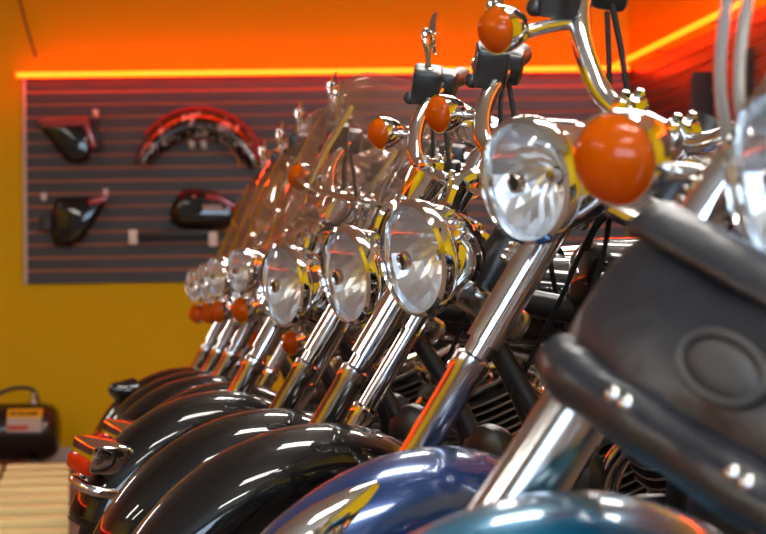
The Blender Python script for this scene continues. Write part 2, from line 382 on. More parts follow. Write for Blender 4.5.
ZP = .09
def GP(px, py, z=ZP):                         # where the ray through px,py meets height z
    o = CM.translation; d = (P(px, py, 1) - o); t = (z - CAMH) / d.z; return o + d * t
pr = GP(69, 470).x
def louvre(b, x0, x1, ya, yb):
    n = max(1, round((yb - ya) / .55))
    for i in range(n):
        y0, y1 = ya + (yb - ya) * i / n, ya + (yb - ya) * (i + 1) / n
        b.box(((x0 + x1) / 2, (y0 + y1) / 2, ZP - .0175), (x1 - x0, (y1 - y0) * .97, .035), M.Rotation(R(-3.0), 3, 'X'), bev=.006)
for k, (x0, x1, lab_) in enumerate(((-1, 0, 'cream slatted wooden platform on the floor in front of the black air tank'), (0, 0, 'cream slatted platform at the left picture edge, butted against the longer one'))):
    ang = math.atan2(GP(16, 463).x - GP(1, 500).x, GP(16, 463).y - GP(1, 500).y)
    yF, yB = 6.3, GP(40, 460).y
    wid = GP(69, 470).x - GP(16, 470).x
    c = GP(69, 500); c.z = 0
    t = empty('floor_platform', c); tag(t, lab_, 'platform')
    t.rotation_euler = (0, 0, -math.atan2(GP(69, 470).x - GP(68, 528).x, GP(69, 470).y - GP(68, 528).y))
    xa, xb = (-wid * 1.18, 0) if k == 0 else (-wid * 1.18 - .9, -wid * 1.18 - .03)
    part('deck', None, lambda b: louvre(b, xa, xb, yF - c.y, yB - c.y), CREAM, t)
    part('side_rail', None, lambda b: [b.box((x, (yF + yB) / 2 - c.y, .0275), (.05, yB - yF, .055)) for x in (xa + .03, xb - .03)], EDGEB, t)

# ceiling lights
for r_, y in enumerate((-.9, 1.4, 3.8, 6.2, 8.6)):
    where = ('behind the camera', 'nearest the camera in front', 'over the dark blue motorcycle', 'over the black motorcycles', 'over the windshields')[r_]
    for x in (.8, -4.8):  # left column is added, unseen, to keep the left of the room lit
        if x < 0 and r_ in (2, 3): continue
        t = empty('ceiling_light', (x, y, ZC - .03)); tag(t, f'white rectangular fluorescent ceiling light {where}, {"along the right wall" if x > 0 else "added unseen on the left side to light the wall"}', 'ceiling light', 'fluorescent ceiling lights')
        part('housing', 'flh', lambda b: b.box((0, 0, .012), (1.68, .48, .036), bev=.006), FIXT, t)
        for dy in (-.115, .115):
            part('diffuser', f'flt{dy}', lambda b: b.box((0, dy, -.016), (1.6, .17, .03), bev=.006), TUBE, t)

# ------------------------------------------------------------------ motorcycles
RX = -1.58
def tire_prof(r, w):
    out = []
    for i in range(13):
        a = math.pi * (i / 12) ; out.append((r - w * .5 + w * .5 * math.sin(a) ** .7 - (0 if 0 < i < 12 else .02), -w / 2 * math.cos(a)))
    return out
def wheel(parent, nm, key, c, r, w, loc):
    T = part(nm, key + 't', lambda b: b.lathe(tire_prof(r, w), c, (0, 1, 0), 40), RUBBER, parent, loc)
    ri = r - w * .5 - .015
    part('rim', key + 'r', lambda b: b.lathe([(ri + .018, -w * .36), (ri - .004, -w * .3), (ri - .012, 0), (ri - .004, w * .3), (ri + .018, w * .36)], c, (0, 1, 0), 36), CHROME, T)
    def sp(b):
        for i in range(32):
            a = 2 * math.pi * i / 32; s = 1 if i % 2 else -1; a2 = a + .5 * (1 if i % 4 < 2 else -1)
            b.tube([V(c) + V((.045 * math.cos(a2), s * .035, .045 * math.sin(a2))), V(c) + V(((ri - .01) * math.cos(a), s * .01, (ri - .01) * math.sin(a)))], .003, 5, 1)
    part('spokes', key + 's', sp, CHROME2, T)
    part('hub', key + 'h', lambda b: b.lathe([(0, -.075), (.022, -.075), (.022, -.045), (.05, -.04), (.05, .04), (.022, .045), (.022, .075), (0, .075)], c, (0, 1, 0), 24), CHROME2, T)
    part('brake_disc', key + 'd', lambda b: b.lathe([(.06, .047), (.14, .047), (.14, .052), (.06, .052), (.06, .047)], c, (0, 1, 0), 32), CHROME2, T)
    return T
def fender_pt(c, Rf, a, l):                    # a: angle forward of the top, l: -1..1 over the section
    return None
def fender(b, c, Rf, w, a0, a1, skirt, nu=44):
    """crown + skirts; a from a0 (front) to a1 (rear) in degrees from the top, skirt(t) = inner radius"""
    sec = []
    for j in range(25):
        s = -1 + 2 * j / 24
        sec.append(s)
    def fn(u, v):
        a = R(a0 + (a1 - a0) * u); s = -1 + 2 * v; q = abs(s)
        if q < .5:                                # crown: elliptic arc
            th = q / .5 * math.pi / 2; l = w * math.sin(th) * (1 if s > 0 else -1); r = Rf - .055 * (1 - math.cos(th))
        else:
            k = (q - .5) / .5; l = (w + .004 * math.sin(k * math.pi)) * (1 if s > 0 else -1); r = (Rf - .055) * (1 - k) + min(skirt(u), Rf - .06) * k
        return V(c) + V((math.sin(a) * r, l, math.cos(a) * r))
    b.grid(fn, nu, 33)
def torus_prof(r0, R1, n=8): return [(R1 + r0 * math.cos(2 * math.pi * i / n), r0 * math.sin(2 * math.pi * i / n)) for i in range(n + 1)]
XA = (1, 0, 0)

def headlamp(parent, loc, r, shell_len, name='headlamp', mats=(CHROME, CHROME)):
    k = f'{name}{r}{shell_len}'
    sh = part(name, k + 's', lambda b: b.lathe([(0, -shell_len), (r * .35, -shell_len * .98), (r * .68, -shell_len * .82), (r * .9, -shell_len * .48), (r * .985, -shell_len * .12), (r, 0), (r * .97, .001)], (0, 0, 0), XA, 36), mats[0], parent, loc)
    part('lamp_rim', k + 'r', lambda b: b.lathe([(r * 1.0, -.012), (r * 1.06, -.006), (r * 1.075, .004), (r * 1.05, .014), (r * .97, .018), (r * .93, .012), (r * .93, 0)], (0, 0, 0), XA, 36), mats[1], sh)
    def refl(b):
        nr, ns = 6, 24; vs = []; fs = []
        for i in range(nr + 1):
            rr = r * .93 * (.16 + .84 * i / nr); h = -r * .62 * (1 - (rr / r / .93) ** 2)
            for j in range(ns):
                a = 2 * math.pi * (j + .5 * (i % 2) * 0) / ns; vs.append(V((h + .0013 * ((i + j) % 2) * (1 if i < nr else 0), rr * math.cos(a), rr * math.sin(a))))
        for i in range(nr):
            for j in range(ns): fs.append([i * ns + j, i * ns + (j + 1) % ns, (i + 1) * ns + (j + 1) % ns, (i + 1) * ns + j])
        b.add(vs, fs)
    part('reflector', k + 'f', refl, REFL, sh, flat=True)
    part('bulb_shield', k + 'b', lambda b: b.lathe([(0, -r * .40), (r * .10, -r * .41), (r * .13, -r * .60), (r * .13, -r * .62), (0, -r * .62)], (0, 0, 0), XA, 18), CHROME2, sh)
    part('lens_ring', k + 'g', lambda b: b.lathe([(r * .10, r * .30 + .006), (r * .12, r * .30 + .010), (r * .17, r * .30 + .008), (r * .17, r * .30)], (0, 0, 0), XA, 24), CHROME2, sh)
    part('lens_cap', k + 'c', lambda b: b.lathe([(0, r * .30 + .007), (r * .115, r * .30 + .007), (r * .115, r * .30)], (0, 0, 0), XA, 24), HOLE, sh)
    part('lens', k + 'l', lambda b: b.lathe([(r * .94 * t, .010 + r * .26 * (1 - t * t)) for t in (0, .15, .3, .45, .6, .72, .84, .93, 1)], (0, 0, 0), XA, 36), GLASS, sh)
    return sh
def bullet_signal(parent, loc, r, key, stalk, stalk_mat=CHROME):
    """amber bullet signal facing +x, stalk runs from its body to the point stalk (local)"""
    t = part('turn_signal', key + 'b', lambda b: (b.lathe([(0, -r * 1.5), (r * .35, -r * 1.42), (r * .72, -r * 1.05), (r * .95, -r * .5), (r * 1.02, -.002), (r * 1.02, .006), (r * .96, .006)], (0, 0, 0), XA, 24), b.tube([(-r * .7, 0, -r * .4), V(stalk) * .5 + V((-r * .4, 0, -.002)), stalk], .009, 10, 4)), stalk_mat, parent, loc)
    part('amber_lens', key + 'l', lambda b: b.lathe([(0, r * .85), (r * .3, r * .81), (r * .58, r * .68), (r * .8, r * .47), (r * .93, r * .22), (r * .97, .0)], (0, 0, 0), XA, 24), AMBER, t)
    return t

def make_bike(cfg):
    kind = cfg['kind']; touring = kind == 'touring'
    yaw, lean, steer = R(cfg['yaw']), R(cfg.get('lean', 10)), R(cfg['steer'])
    RAKE = R(cfg.get('rake', 30))
    U = V((-math.sin(RAKE), 0, math.cos(RAKE))); FW = V((math.cos(RAKE), 0, math.sin(RAKE)))
    WC = V((0, 0, .315)); AX = WC + FW * cfg.get('lead', .06); P0 = AX - FW * .06
    S = M.Translation(P0) @ M.Rotation(steer, 4, U) @ M.Translation(-P0)
    ROT = M.Rotation(math.pi + yaw, 4, 'Z') @ M.Rotation(-lean, 4, 'X')
    px, py, d = cfg['lamp']; target = P(px, py, d)
    lf = cfg.get('lamp_fwd', .115)
    t = .62
    for _ in range(30):
        L0 = AX + U * t + V((lf, 0, 0)); w = (ROT @ S) @ L0; t += (target.z - w.z) / .85
    root = empty('motorcycle', (target.x - w.x, target.y - w.y, -.004)); root.matrix_local = M.Translation((target.x - w.x, target.y - w.y, cfg.get('dz', 0))) @ ROT
    tag(root, cfg['label'], 'motorcycle', cfg.get('group'))
    PAINT = cfg['paint']; pk = PAINT.name
    sep = cfg.get('sep', .215) / 2
    fw = .072 if sep < .12 else .085
    # ---- front end
    ft = t + cfg.get('top', .13)                                    # top of the legs along U
    for s in (-1, 1):
        k = f'leg{s}{kind}{sep:.3f}{ft:.2f}{cfg.get("leg_r", .021)}'
        lr = cfg.get('leg_r', .021); y = V((0, s * sep, 0))
        cut = cfg.get('cut', .41)
        leg = part('fork_leg', k, lambda b: (b.tube([AX + y + U * .1, AX + y + U * ft], lr * .86, 18, 1), b.lathe([(0, .012), (lr * .8, .012), (lr * .95, 0), (lr * .95, -.02)], AX + y + U * ft, U, 18)), CHROME, root, S)
        part('slider', k + 's', lambda b: b.lathe([(0, -.06), (lr * .8, -.06), (lr * 1.02, -.045), (lr * 1.08, 0), (lr * 1.08, cut - .03), (lr * 1.22, cut - .025), (lr * 1.22, cut - .004), (lr * .95, cut)], AX + y, U, 20), CHROME2 if s < 0 else CHROME, leg)
        if kind != 'wide':
            part('fork_cover', k + 'c', lambda b: b.lathe([(lr * .95, cut + (.02 if s < 0 else .16)), (lr * 1.14, cut + (.02 if s < 0 else .16)), (lr * 1.2, ft - .09), (lr * .9, ft - .09)], AX + y, U, 20), CHROME, leg)
    for nm, tt, th in (('lower_fork_clamp', t - .07, .05), ('upper_fork_clamp', ft - .012, .03)):
        k = f'{nm}{t:.2f}{sep:.3f}'
        part(nm, k, lambda b: b.box(AX + U * tt - FW * .022, (.055, sep * 2 + .06, th), M.Rotation(-RAKE, 3, 'Y'), bev=.012), CHROME if nm[0] == 'u' else CHROME2, root, S)
    k = f'neck{t:.2f}'
    part('steering_stem', k, lambda b: b.tube([AX - FW * .05 + U * (t - .09), AX - FW * .05 + U * (ft + .01)], .02, 14, 1), SATIN, root, S)
    wheel(root, 'front_wheel', 'fw' + str(sep), WC, .315, .095 if sep < .12 else .12, S)
    sk = (lambda u: .17 + .06 * abs(u - .45) * 2) if cfg.get('deep', True) else (lambda u: .27)
    fnd = part('front_fender', f'fend{pk}{fw}', lambda b: fender(b, WC, .345, fw, 74, -80, sk), PAINT, root, S, solid=.004)
    part('fender_edge', f'fedge{fw}', lambda b: [b.tube([WC + V((math.sin(R(74 - 154 * i / 30)) * sk(i / 30), s * fw, math.cos(R(74 - 154 * i / 30)) * sk(i / 30))) for i in range(31)], .004, 6, 1) for s in (-1, 1)], CHROME if pk != 'black_paint' else SATIN, fnd)
    part('fender_bolt', f'fbolt{fw}', lambda b: [b.ball(WC + V((math.sin(R(-35)) * .27, s * (fw + .004), math.cos(R(-35)) * .27)), (.010, .005, .010), 8) for s in (-1, 1)], CHROME, fnd)
    def brk(b):
        for s in (-1, 1): b.tube([AX + V((0, s * (fw + .006), 0)) + U * .16, AX + V((.0, s * (fw + .004), .20)) + U * .02], .008, 8, 1)
    part('fender_bracket', f'fbr{fw}', brk, SATIN, root, S)
    if cfg.get('ornament'):
        def leaf(b):
            def fn(u, v):
                a = R(15 + 36 * u); s = -1 + 2 * v; wd = .038 * (math.sin(math.pi * min(u * .58 + .02, 1)) ** .75) * (1 if u < .86 else math.sqrt(max(1 - ((u - .86) / .14) ** 2, 0.0)))
                l = .012 + wd * s; th = math.asin(max(-1, min(1, l / fw))); r = .345 - .055 * (1 - math.cos(th)) + .002 + .022 * (1 - s * s) ** .8 * math.sin(math.pi * min(.08 + .62 * u, 1))
                return WC + V((math.sin(a) * r, l, math.cos(a) * r))
            b.grid(fn, 26, 13)
        og = part('fender_ornament', 'leaf', leaf, CHROME, fnd); og['label'] = 'leaf shaped chrome ornament on the fender crest'
    if cfg.get('tip_lamp'):
        a = R(52); c = WC + V((math.sin(a) * .348, 0, math.cos(a) * .348)); rm = M.Rotation(R(55 - 90 + 28), 3, 'Y')
        k = 'tip' + cfg['tip_lamp']
        tl = part('fender_tip_lamp', k, lambda b: (b.box(c + V((.0, 0, .018)), (.095, .10, .062), rm, bev=.010), b.tube([c + V((-.05, -.055, -.055)), c + V((.025, -.05, -.045)), c + V((.052, 0, -.035)), c + V((.025, .05, -.045)), c + V((-.05, .055, -.055))], .013, 10, 5)), CHROME, fnd)
        part('tip_lens', k + 'l', lambda b: b.box(c + V((.044, 0, .004)), (.035, .078, .034), rm, bev=.008), REDL, tl)
    if cfg.get('fin'):
        part('fender_fin', 'fin', lambda b: b.tube([WC + V((math.sin(R(a_)) * r_, 0, math.cos(R(a_)) * r_)) for a_, r_ in ((36, .335), (40, .36), (42, .385), (43, .41))], lambda u: .045 * (1 - u) ** .6 + .008, 14, 6), BLACKP, fnd)
    # ---- headlamp
    lampT = S @ M.Translation(AX + U * t + V((lf, 0, 0))) @ M.Rotation(R(2), 4, 'Y')
    hl = headlamp(root, lampT, cfg['lamp_r'], cfg.get('shell', .10))
    if cfg.get('mount', True): part('lamp_mount', f'lm{kind}', lambda b: (b.tube([(-.05, 0, .075), (-.07, 0, .12), (-.12, 0, .12)], .012, 8, 4), b.box((-.125, 0, .10), (.05, .07, .03), bev=.008)), CHROME, root, lampT)
    # ---- handlebar
    clampP = AX + U * (ft + .02) + FW * cfg.get('bar_f', .015) + V((0, 0, cfg.get('bar_dz', .0)))
    HB = S @ M.Translation(clampP)
    rise = cfg.get('rise', .60); bk = kind + f'{rise}'
    bar = [(0, .0, 0), (0, .055, 0), (0, .09, .006), (-.008, .12, .045 * rise), (-.035, .155, .10 * rise), (-.075, .185, .147 * rise), (-.11, .212, .168 * rise), (-.16, .26, .17 * rise), (-.24, .34, .145 * rise), (-.27, .37, .13 * rise)]
    if cfg.get('bar'): bar = cfg['bar']; bk += 'b'
    full = [V((x, -y, z)) for x, y, z in bar[::-1]] + [V(p) for p in bar[1:]]
    hb = part('handlebar', 'bar' + bk, lambda b: b.tube(full, .0145, 14, 5), CHROME, root, HB)
    part('riser', 'riser' + bk + f'{cfg.get("bar_dz", 0)}', lambda b: [(b.tube([(.008, s * .045, -.07 - cfg.get('bar_dz', 0)), (0, s * .045, .004)], .016, 12, 1), b.box((0, s * .045, 0), (.046, .032, .05), bev=.01), b.ball((.014, s * .045, .027), .008, 8), b.ball((-.014, s * .045, .027), .008, 8)) for s in (-1, 1)], CHROME, root, HB)
    for s in (-1, 1):
        k = f'{bk}{s}'
        a_, b1 = V((-.15, s * .25, .171 * rise)), V((-.272, s * .372, .129 * rise))
        part('grip', 'grip' + k, lambda b: b.tube([a_.lerp(b1, .18), a_.lerp(b1, .5), b1 + (b1 - a_) * .04], lambda u: .020 if .03 < u < .97 else .017, 14, 6), BLACK, hb)
        sw_ = part('switch_housing', 'sw' + k, lambda b: b.box(V((-.145, s * .245, .171 * rise)), (.05, .065, .055), M.Rotation(s * R(42), 3, 'Z'), bev=.010), SATIN, hb)
        mc = part('master_cylinder' if s < 0 else 'clutch_perch', 'mc' + k + str(cfg.get('mcf', 0)), lambda b: (b.box(V((-.085 + cfg.get('mcf', 0), s * .215, .172 * rise + .012)), (.055, .075, .066) if s < 0 else (.04, .05, .04), M.Rotation(s * R(35), 3, 'Z'), bev=.008), b.ball(V((-.05 + cfg.get('mcf', 0), s * .215, .172 * rise - .012)), .013, 10)), SATIN, root, HB)
        part('lever', 'lev' + k, lambda b: b.tube([(-.08, s * .24, .165 * rise), (-.11, s * .29, .155 * rise), (-.18, s * .36, .138 * rise), (-.22, s * .39, .13 * rise)], lambda u: .008 if u < .93 else .011, 8, 5), CHROME, mc)
        # mirrors
        b0 = V((-.085, s * .213, .172 * rise + .048)); b2 = b0 + V((.010, s * .01, .050)); mcn = b0 + V((-.035, s * .04, .052))
        if s in cfg.get('mirrors', (-1, 1)):
            ms = part('mirror', 'mir' + k, lambda b: (b.tube([b0 - V((0, 0, .02)), b0 + V((.004, s * .003, .025)), b2, b2 + V((-.012, s * .018, .012)), mcn], .006, 10, 5), b.ball(b0 - V((0, 0, .012)), .012, 10)), CHROME, root, HB)
            nrm = V((-.80, -s * .58, .10)).normalized(); fx, fy, fz = frame_of(nrm, (0, 0, 1)); rm = M((fx, fy, fz)).transposed()
            part('mirror_head', 'mirh' + k, lambda b: b.grid(lambda u, v: mcn + V((-.006, s * .006, .0)) + rm @ V((.040 * math.cos(2 * math.pi * u) * math.sin(math.pi / 2 * v), .062 * math.sin(2 * math.pi * u) * math.sin(math.pi / 2 * v), -.017 * math.cos(math.pi / 2 * v))), 22, 7, cu=True), CHROME, ms)
            part('mirror_glass', 'mirg' + k, lambda b: b.grid(lambda u, v: mcn + V((-.006, s * .006, .0)) + rm @ V((.039 * v * math.cos(2 * math.pi * u), .061 * v * math.sin(2 * math.pi * u), .001)), 22, 3, cu=True), MIRR, ms)
        # turn signals
        if kind == 'cruiser':
            sf, sz = cfg.get('sig', (.015, .03)) if s < 0 else (-.01, .03); p = V((sf, s * .20, sz))
            bullet_signal(root, HB @ M.Translation(p), .031, f'sig{s}{sf}', V((-.022 - sf, -s * cfg.get('sigy', .05), .01)))
        elif kind == 'wide':
            p = AX + U * (t - .05) + V((.05, s * .255, -.025))
            bullet_signal(root, S @ M.Translation(p) @ M.Rotation(R(18), 4, 'Z'), .046, f'sigw{s}', V((-.06, -s * .11, -.01)))
        # cables
        part('control_cable', 'cab' + k, lambda b: b.tube([(-.13, s * .225, .15 * rise), (-.115, s * .18, .07 * rise), (-.10, s * .13, -.02), (-.11, s * .06, -.12), (-.16, s * .03, -.3)], .0045, 8, 6), RUBBER, root, HB)
        part('brake_hose' if s < 0 else 'clutch_cable', 'hos' + k, lambda b: b.tube([(-.11, s * .21, .13 * rise), (-.075, s * .16, .03), (-.06, s * .11, -.09), (-.05, s * .08, -.2), (.0, s * .06, -.36)], .004, 8, 6), RUBBER, root, HB)
    if cfg.get('speedo', True): part('speedometer', 'speedo', lambda b: (b.lathe([(0, -.05), (.03, -.048), (.042, -.02), (.045, .0), (.047, .006), (.042, .01)], (.03, 0, .0), (-.55, 0, .83), 24)), CHROME, root, HB)
    # ---- touring kit
    if touring:
        lb = part('light_bar', 'lbar', lambda b: (b.tube([(-.06, -.2, -.03), (-.075, -.12, -.005), (-.08, 0, .0), (-.075, .12, -.005), (-.06, .2, -.03)], .012, 10, 5)), CHROME, root, lampT)
        for s in (-1, 1):
            headlamp(root, lampT @ M.Translation((-.015, s * .2, .0)), .056, .075, 'passing_lamp')
            bullet_signal(root, lampT @ M.Translation((-.02, s * .2, -.105)), .034, f'sigt{s}', V((-.03, 0, .07)))
        def nac(b):
            b.grid(lambda u, v: V((-.10 - .20 * u, .105 * math.cos(math.pi * v) * (1 - .35 * u), .0 + (.115 - .03 * u) * math.sin(math.pi * v) + .02 * u)), 8, 15)
        part('lamp_nacelle', 'nac', nac, CHROME, root, lampT, solid=.004)
    if cfg.get('shield'):
        hgt = cfg['shield']
        def shl(b):
            def fn(u, v):
                s = -1 + 2 * v; top = 1 - .17 * abs(s) ** 2.8; z = .045 + hgt * (u * top + (1 - u) * (.22 * (1 - abs(s) ** .8 * .9) - .02))
                w_ = .255 - .06 * (1 - min(u * 1.5, 1)) - .03 * max(0, u - .75) * 2
                return V((.0 - .06 * s * s - .60 * (z - .045), w_ * s, z))
            b.grid(fn, 22, 27)
        ws = part('windshield', f'ws{hgt}', shl, SHIELD, root, lampT, solid=.004)
        part('shield_strut', f'wss{hgt}', lambda b: [b.tube([(-.02 - .60 * .06 - .03, s * .13, .10), (-.07 - .6 * .16, s * .135, .26), (-.055 - .6 * .3, s * .14, .36)], .008, 8, 1) for s in (-1, 1)], CHROME, ws)
        part('shield_band', f'wsb{hgt}', lambda b: b.tube([(.002 - .60 * (hgt * .38) - .075 * s * s + .004, .24 * s, .045 + hgt * .38) for s in [-1 + .1 * i for i in range(21)]], .006, 8, 1), CHROME, ws)
    # ---- chassis
    hd = AX - FW * .05
    def frm(b):
        b.tube([hd + U * (t - .06), V((-.55, 0, .80)), V((-1.0, 0, .68)), V((-1.2, 0, .52))], .022, 12)
        b.lathe([(.032, 0), (.034, .01), (.034, .15), (.032, .16)], hd + U * (t - .08), U, 16)
        for s in (-1, 1):
            b.tube([hd + U * (t - .08), V((-.42, s * .05, .58)), V((-.44, s * .11, .28)), V((-.50, s * .12, .17)), V((-.8, s * .13, .15)), V((-1.15, s * .13, .17)), V((-1.22, s * .12, .34)), V((-1.2, s * .10, .6))], .016, 12)
            b.tube([V((-1.18, s * .12, .33)), V((-1.4, s * .13, .325)), V((RX - .04, s * .13, .325))], .019, 10)
            b.tube([V((-1.05, s * .11, .66)), V((-1.4, s * .13, .66)), V((-1.75, s * .12, .62))], .014, 10)
    part('frame', f'frame{t:.2f}', frm, SATIN, root)
    wheel(root, 'rear_wheel', 'rw', V((RX, 0, .315)), .315, .13, None)
    part('rear_fender', f'rf{pk}', lambda b: fender(b, V((RX, 0, .33)), .355, .095, 50, -100, lambda u: .25), PAINT, root, None, solid=.004)
    def tank(b):
        def fn(u, v):
            x = -.44 - .60 * u; hw = .15 * (math.sin(math.pi * min(.16 + .62 * u, 1)) ** .8) * (1 if u < .7 else 1 - .45 * ((u - .7) / .3) ** 2); hw *= min(1, (u * 14) ** .5) if u < .07 else 1; hw *= max(0.02, min(1, ((1 - u) * 10))) ** .5 if u > .9 else 1
            a = 2 * math.pi * v; ca, sa = math.cos(a), math.sin(a); zc_ = .86 - .05 * u; hh = .10 * (hw / .15) ** .6
            return V((x, hw * math.copysign(abs(ca) ** .8, ca), zc_ + (hh if sa > 0 else .09) * math.copysign(abs(sa) ** .8, sa) - .04 * u * u))
        b.grid(fn, 30, 28, cv=True)
    tk_ = part('fuel_tank', f'tank{pk}', tank, PAINT, root)
    part('tank_cap', 'tcap', lambda b: b.lathe([(0, .03), (.028, .028), (.034, .018), (.034, 0)], (-.66, .055, .925), (0, .12, 1), 20), CHROME, tk_)
    part('tank_console', 'tcon', lambda b: b.grid(lambda u, v: V((-.58 - .3 * u, .042 * (1 - .5 * u) * math.cos(math.pi * v), .934 - .035 * u + .028 * math.sin(math.pi * v) * math.sin(math.pi * (.15 + .8 * u)))), 12, 9), CHROME, tk_)
    part('tank_badge', 'tbad', lambda b: [b.ball((-.66, s * .152, .85), (.075, .008, .02), 14) for s in (-1, 1)], CHROME, tk_)
    def seat(b):
        def fn(u, v):
            x = -.98 - .72 * u; a = 2 * math.pi * v; ca, sa = math.cos(a), math.sin(a)
            hw = (.10 + .07 * math.sin(math.pi * min(1, u * 1.7)) if u < .59 else .10) * (min(1, max(u, .0) * 18 + .15) ** .5) * (min(1, (1 - u) * 18 + .1) ** .5); zt = .70 + .05 * (1 if u > .6 else 0) * min(1, (u - .6) * 8 if u > .6 else 0) + .06 * max(0, .12 - u) * 6
            return V((x, hw * math.copysign(abs(ca) ** .7, ca), zt + .05 * math.copysign(abs(sa) ** .7, sa)))
        b.grid(fn, 36, 20, cv=True)
    part('seat', 'seat', seat, SEATM, root)
    part('crankcase', 'crank', lambda b: (b.box((-.82, 0, .33), (.50, .17, .20), bev=.05, seg=3), b.lathe([(0, -.10), (.10, -.10), (.115, -.08), (.115, .08), (0, .085)], (-.74, 0, .34), (0, 1, 0), 28)), SATIN, root)
    part('primary_cover', 'prim', lambda b: (b.grid(lambda u, v: V((-.88 + .29 * math.cos(2 * math.pi * u) * min(1, v * 1.4) * (1 if v < .72 else 1), .105 + .055 * (1 - max(0, v - .55) ** 2 * 4.9 if v > .55 else 1), .315 + .105 * math.sin(2 * math.pi * u) * min(1, v * 1.4))) if v < 1 else V((-.88 + .29 * math.cos(2 * math.pi * u), .085, .315 + .105 * math.sin(2 * math.pi * u))), 32, 12, cu=True), b.lathe([(0, .012), (.06, .01), (.065, 0)], (-.74, .158, .315), (0, 1, 0), 20)), CHROME, root)
    for nm, bx, dx in (('front', -.725, .38), ('rear', -.86, -.38)):
        ax_ = V((dx, 0, .924)).normalized(); base = V((bx, 0, .42))
        def cyl(b):
            b.lathe([(.05, 0), (.05, .25)], base, ax_, 20)
            x_, y_, _ = frame_of(ax_, (1, 0, 0))
            for i in range(13):
                h = .012 + i * .0185; rr = .082 if i < 8 else .092
                vs = []; N = 28
                for hh, r2 in ((h, rr), (h + .0045, rr)):
                    for j in range(N):
                        a = 2 * math.pi * j / N; e = 3.2; c_, s_ = math.cos(a), math.sin(a); q = (abs(c_) ** e + abs(s_) ** e) ** (-1 / e)
                        vs.append(base + ax_ * hh + x_ * (r2 * q * c_) + y_ * (r2 * q * s_))
                b.add(vs, [list(range(N))[::-1], list(range(N, 2 * N))]); b.add(vs, [[j, (j + 1) % N, N + (j + 1) % N, N + j] for j in range(N)], 1)
        cy = part('cylinder', 'cyl' + nm, cyl, [FIN, FINEDGE], root)
        part('rocker_cover', 'rock' + nm, lambda b: b.box(base + ax_ * .285, (.15, .14, .075), M.Rotation(math.atan2(dx, .924), 3, 'Y'), bev=.025, seg=3), CHROME, cy)
        part('pushrod_tube', 'push' + nm, lambda b: [b.tube([base + V((q, -.1, -.05)), base + ax_ * .25 + V((q * .5, -.085, 0))], .010, 8, 1) for q in (-.02, .025)], CHROME, cy)
        px_ = 1 if nm == 'front' else -1
        part('exhaust_pipe', 'exh' + nm, lambda b: b.tube([base + ax_ * .2 + V((.05 * px_, -.07, 0)), base + V((.16 * px_, -.13, .08)), V((-.60 if px_ > 0 else -1.05, -.17, .26)), V((-.9 if px_ > 0 else -1.2, -.18, .19 if px_ > 0 else .27)), V((-1.35, -.18, .19 if px_ > 0 else .28)), V((-1.95, -.18, .21 if px_ > 0 else .30))], lambda u: .021 if u < .6 else (.021 + .024 * min(1, (u - .6) * 10)), 14, 6), CHROME, root)
    part('air_cleaner', 'air', lambda b: b.lathe([(0, .06), (.05, .058), (.085, .045), (.092, .02), (.092, -.01), (.03, -.02), (.03, -.06)], (-.79, -.15, .56), (0, -1, 0), 28), CHROME, root)
    part('horn', 'horn', lambda b: b.lathe([(0, .03), (.03, .032), (.05, .022), (.056, .005), (.05, -.02), (0, -.03)], (-.44, .07, .57), (.75, .55, .1), 24), SATIN, root)
    part('oil_cooler', 'oilc', lambda b: [b.box((-.385, 0, .40 + .022 * i), (.045, .15, .008), bev=.002) for i in range(7)] + [b.box((-.395, s * .08, .465), (.045, .02, .17), bev=.006) for s in (-1, 1)], SATIN, root)
    part('oil_tank', 'oilt', lambda b: b.box((-1.1, 0, .52), (.17, .30, .20), bev=.05, seg=3), BLACKP, root)
    for s in (-1, 1):
        part('rear_shock', f'shock{s}', lambda b: (b.tube([(RX + .06, s * .16, .34), (-1.42, s * .16, .64)], .016, 12, 1), b.tube([V((RX + .06, s * .16, .34)).lerp(V((-1.42, s * .16, .64)), .15 + .7 * i / 120) + V((.024 * math.cos(i * .55), .024 * math.sin(i * .55), .012 * math.cos(i * .55))) for i in range(121)], .005, 6, 1)), CHROME, root)
        part('foot_peg', f'peg{s}', lambda b: (b.tube([(-.60, s * .12, .27), (-.60, s * .20, .27)], .012, 10, 1), b.tube([(-.60, s * .19, .27), (-.60, s * .31, .28)], .021, 12, 1)), RUBBER, root)
    part('tail_lamp', 'tail', lambda b: b.box((RX - .36, 0, .50), (.06, .14, .07), bev=.02, seg=3), REDL, root)
    part('kickstand', 'kick', lambda b: (b.tube([(-.92, .11, .19), (-.84, .20, .09), (-.78, .275, .053)], .012, 10, 4), b.ball((-.775, .28, .054), (.035, .02, .006), 12)), SATIN, root)
    if cfg.get('ribbed'):
        def rib(b):
            A_, B_ = AX + V((.008, -sep - .028, 0)) + U * (cut + .13), AX + V((-.02, -sep - .024, 0)) + U * (t + .02)
            n = 110; ln = (B_ - A_).length
            b.tube([A_.lerp(B_, i / n) for i in range(n + 1)], lambda u: .0115 + .0028 * math.sin(u * 2 * math.pi * ln / .0105), 12, 1)
        part('ribbed_hose', f'rib{sep}{t:.3f}', rib, CHROME2, root, S)
    return root, S, t, lampT, sep, M.Translation((target.x - w.x, target.y - w.y, cfg.get('dz', 0))) @ ROT, AX, U, FW

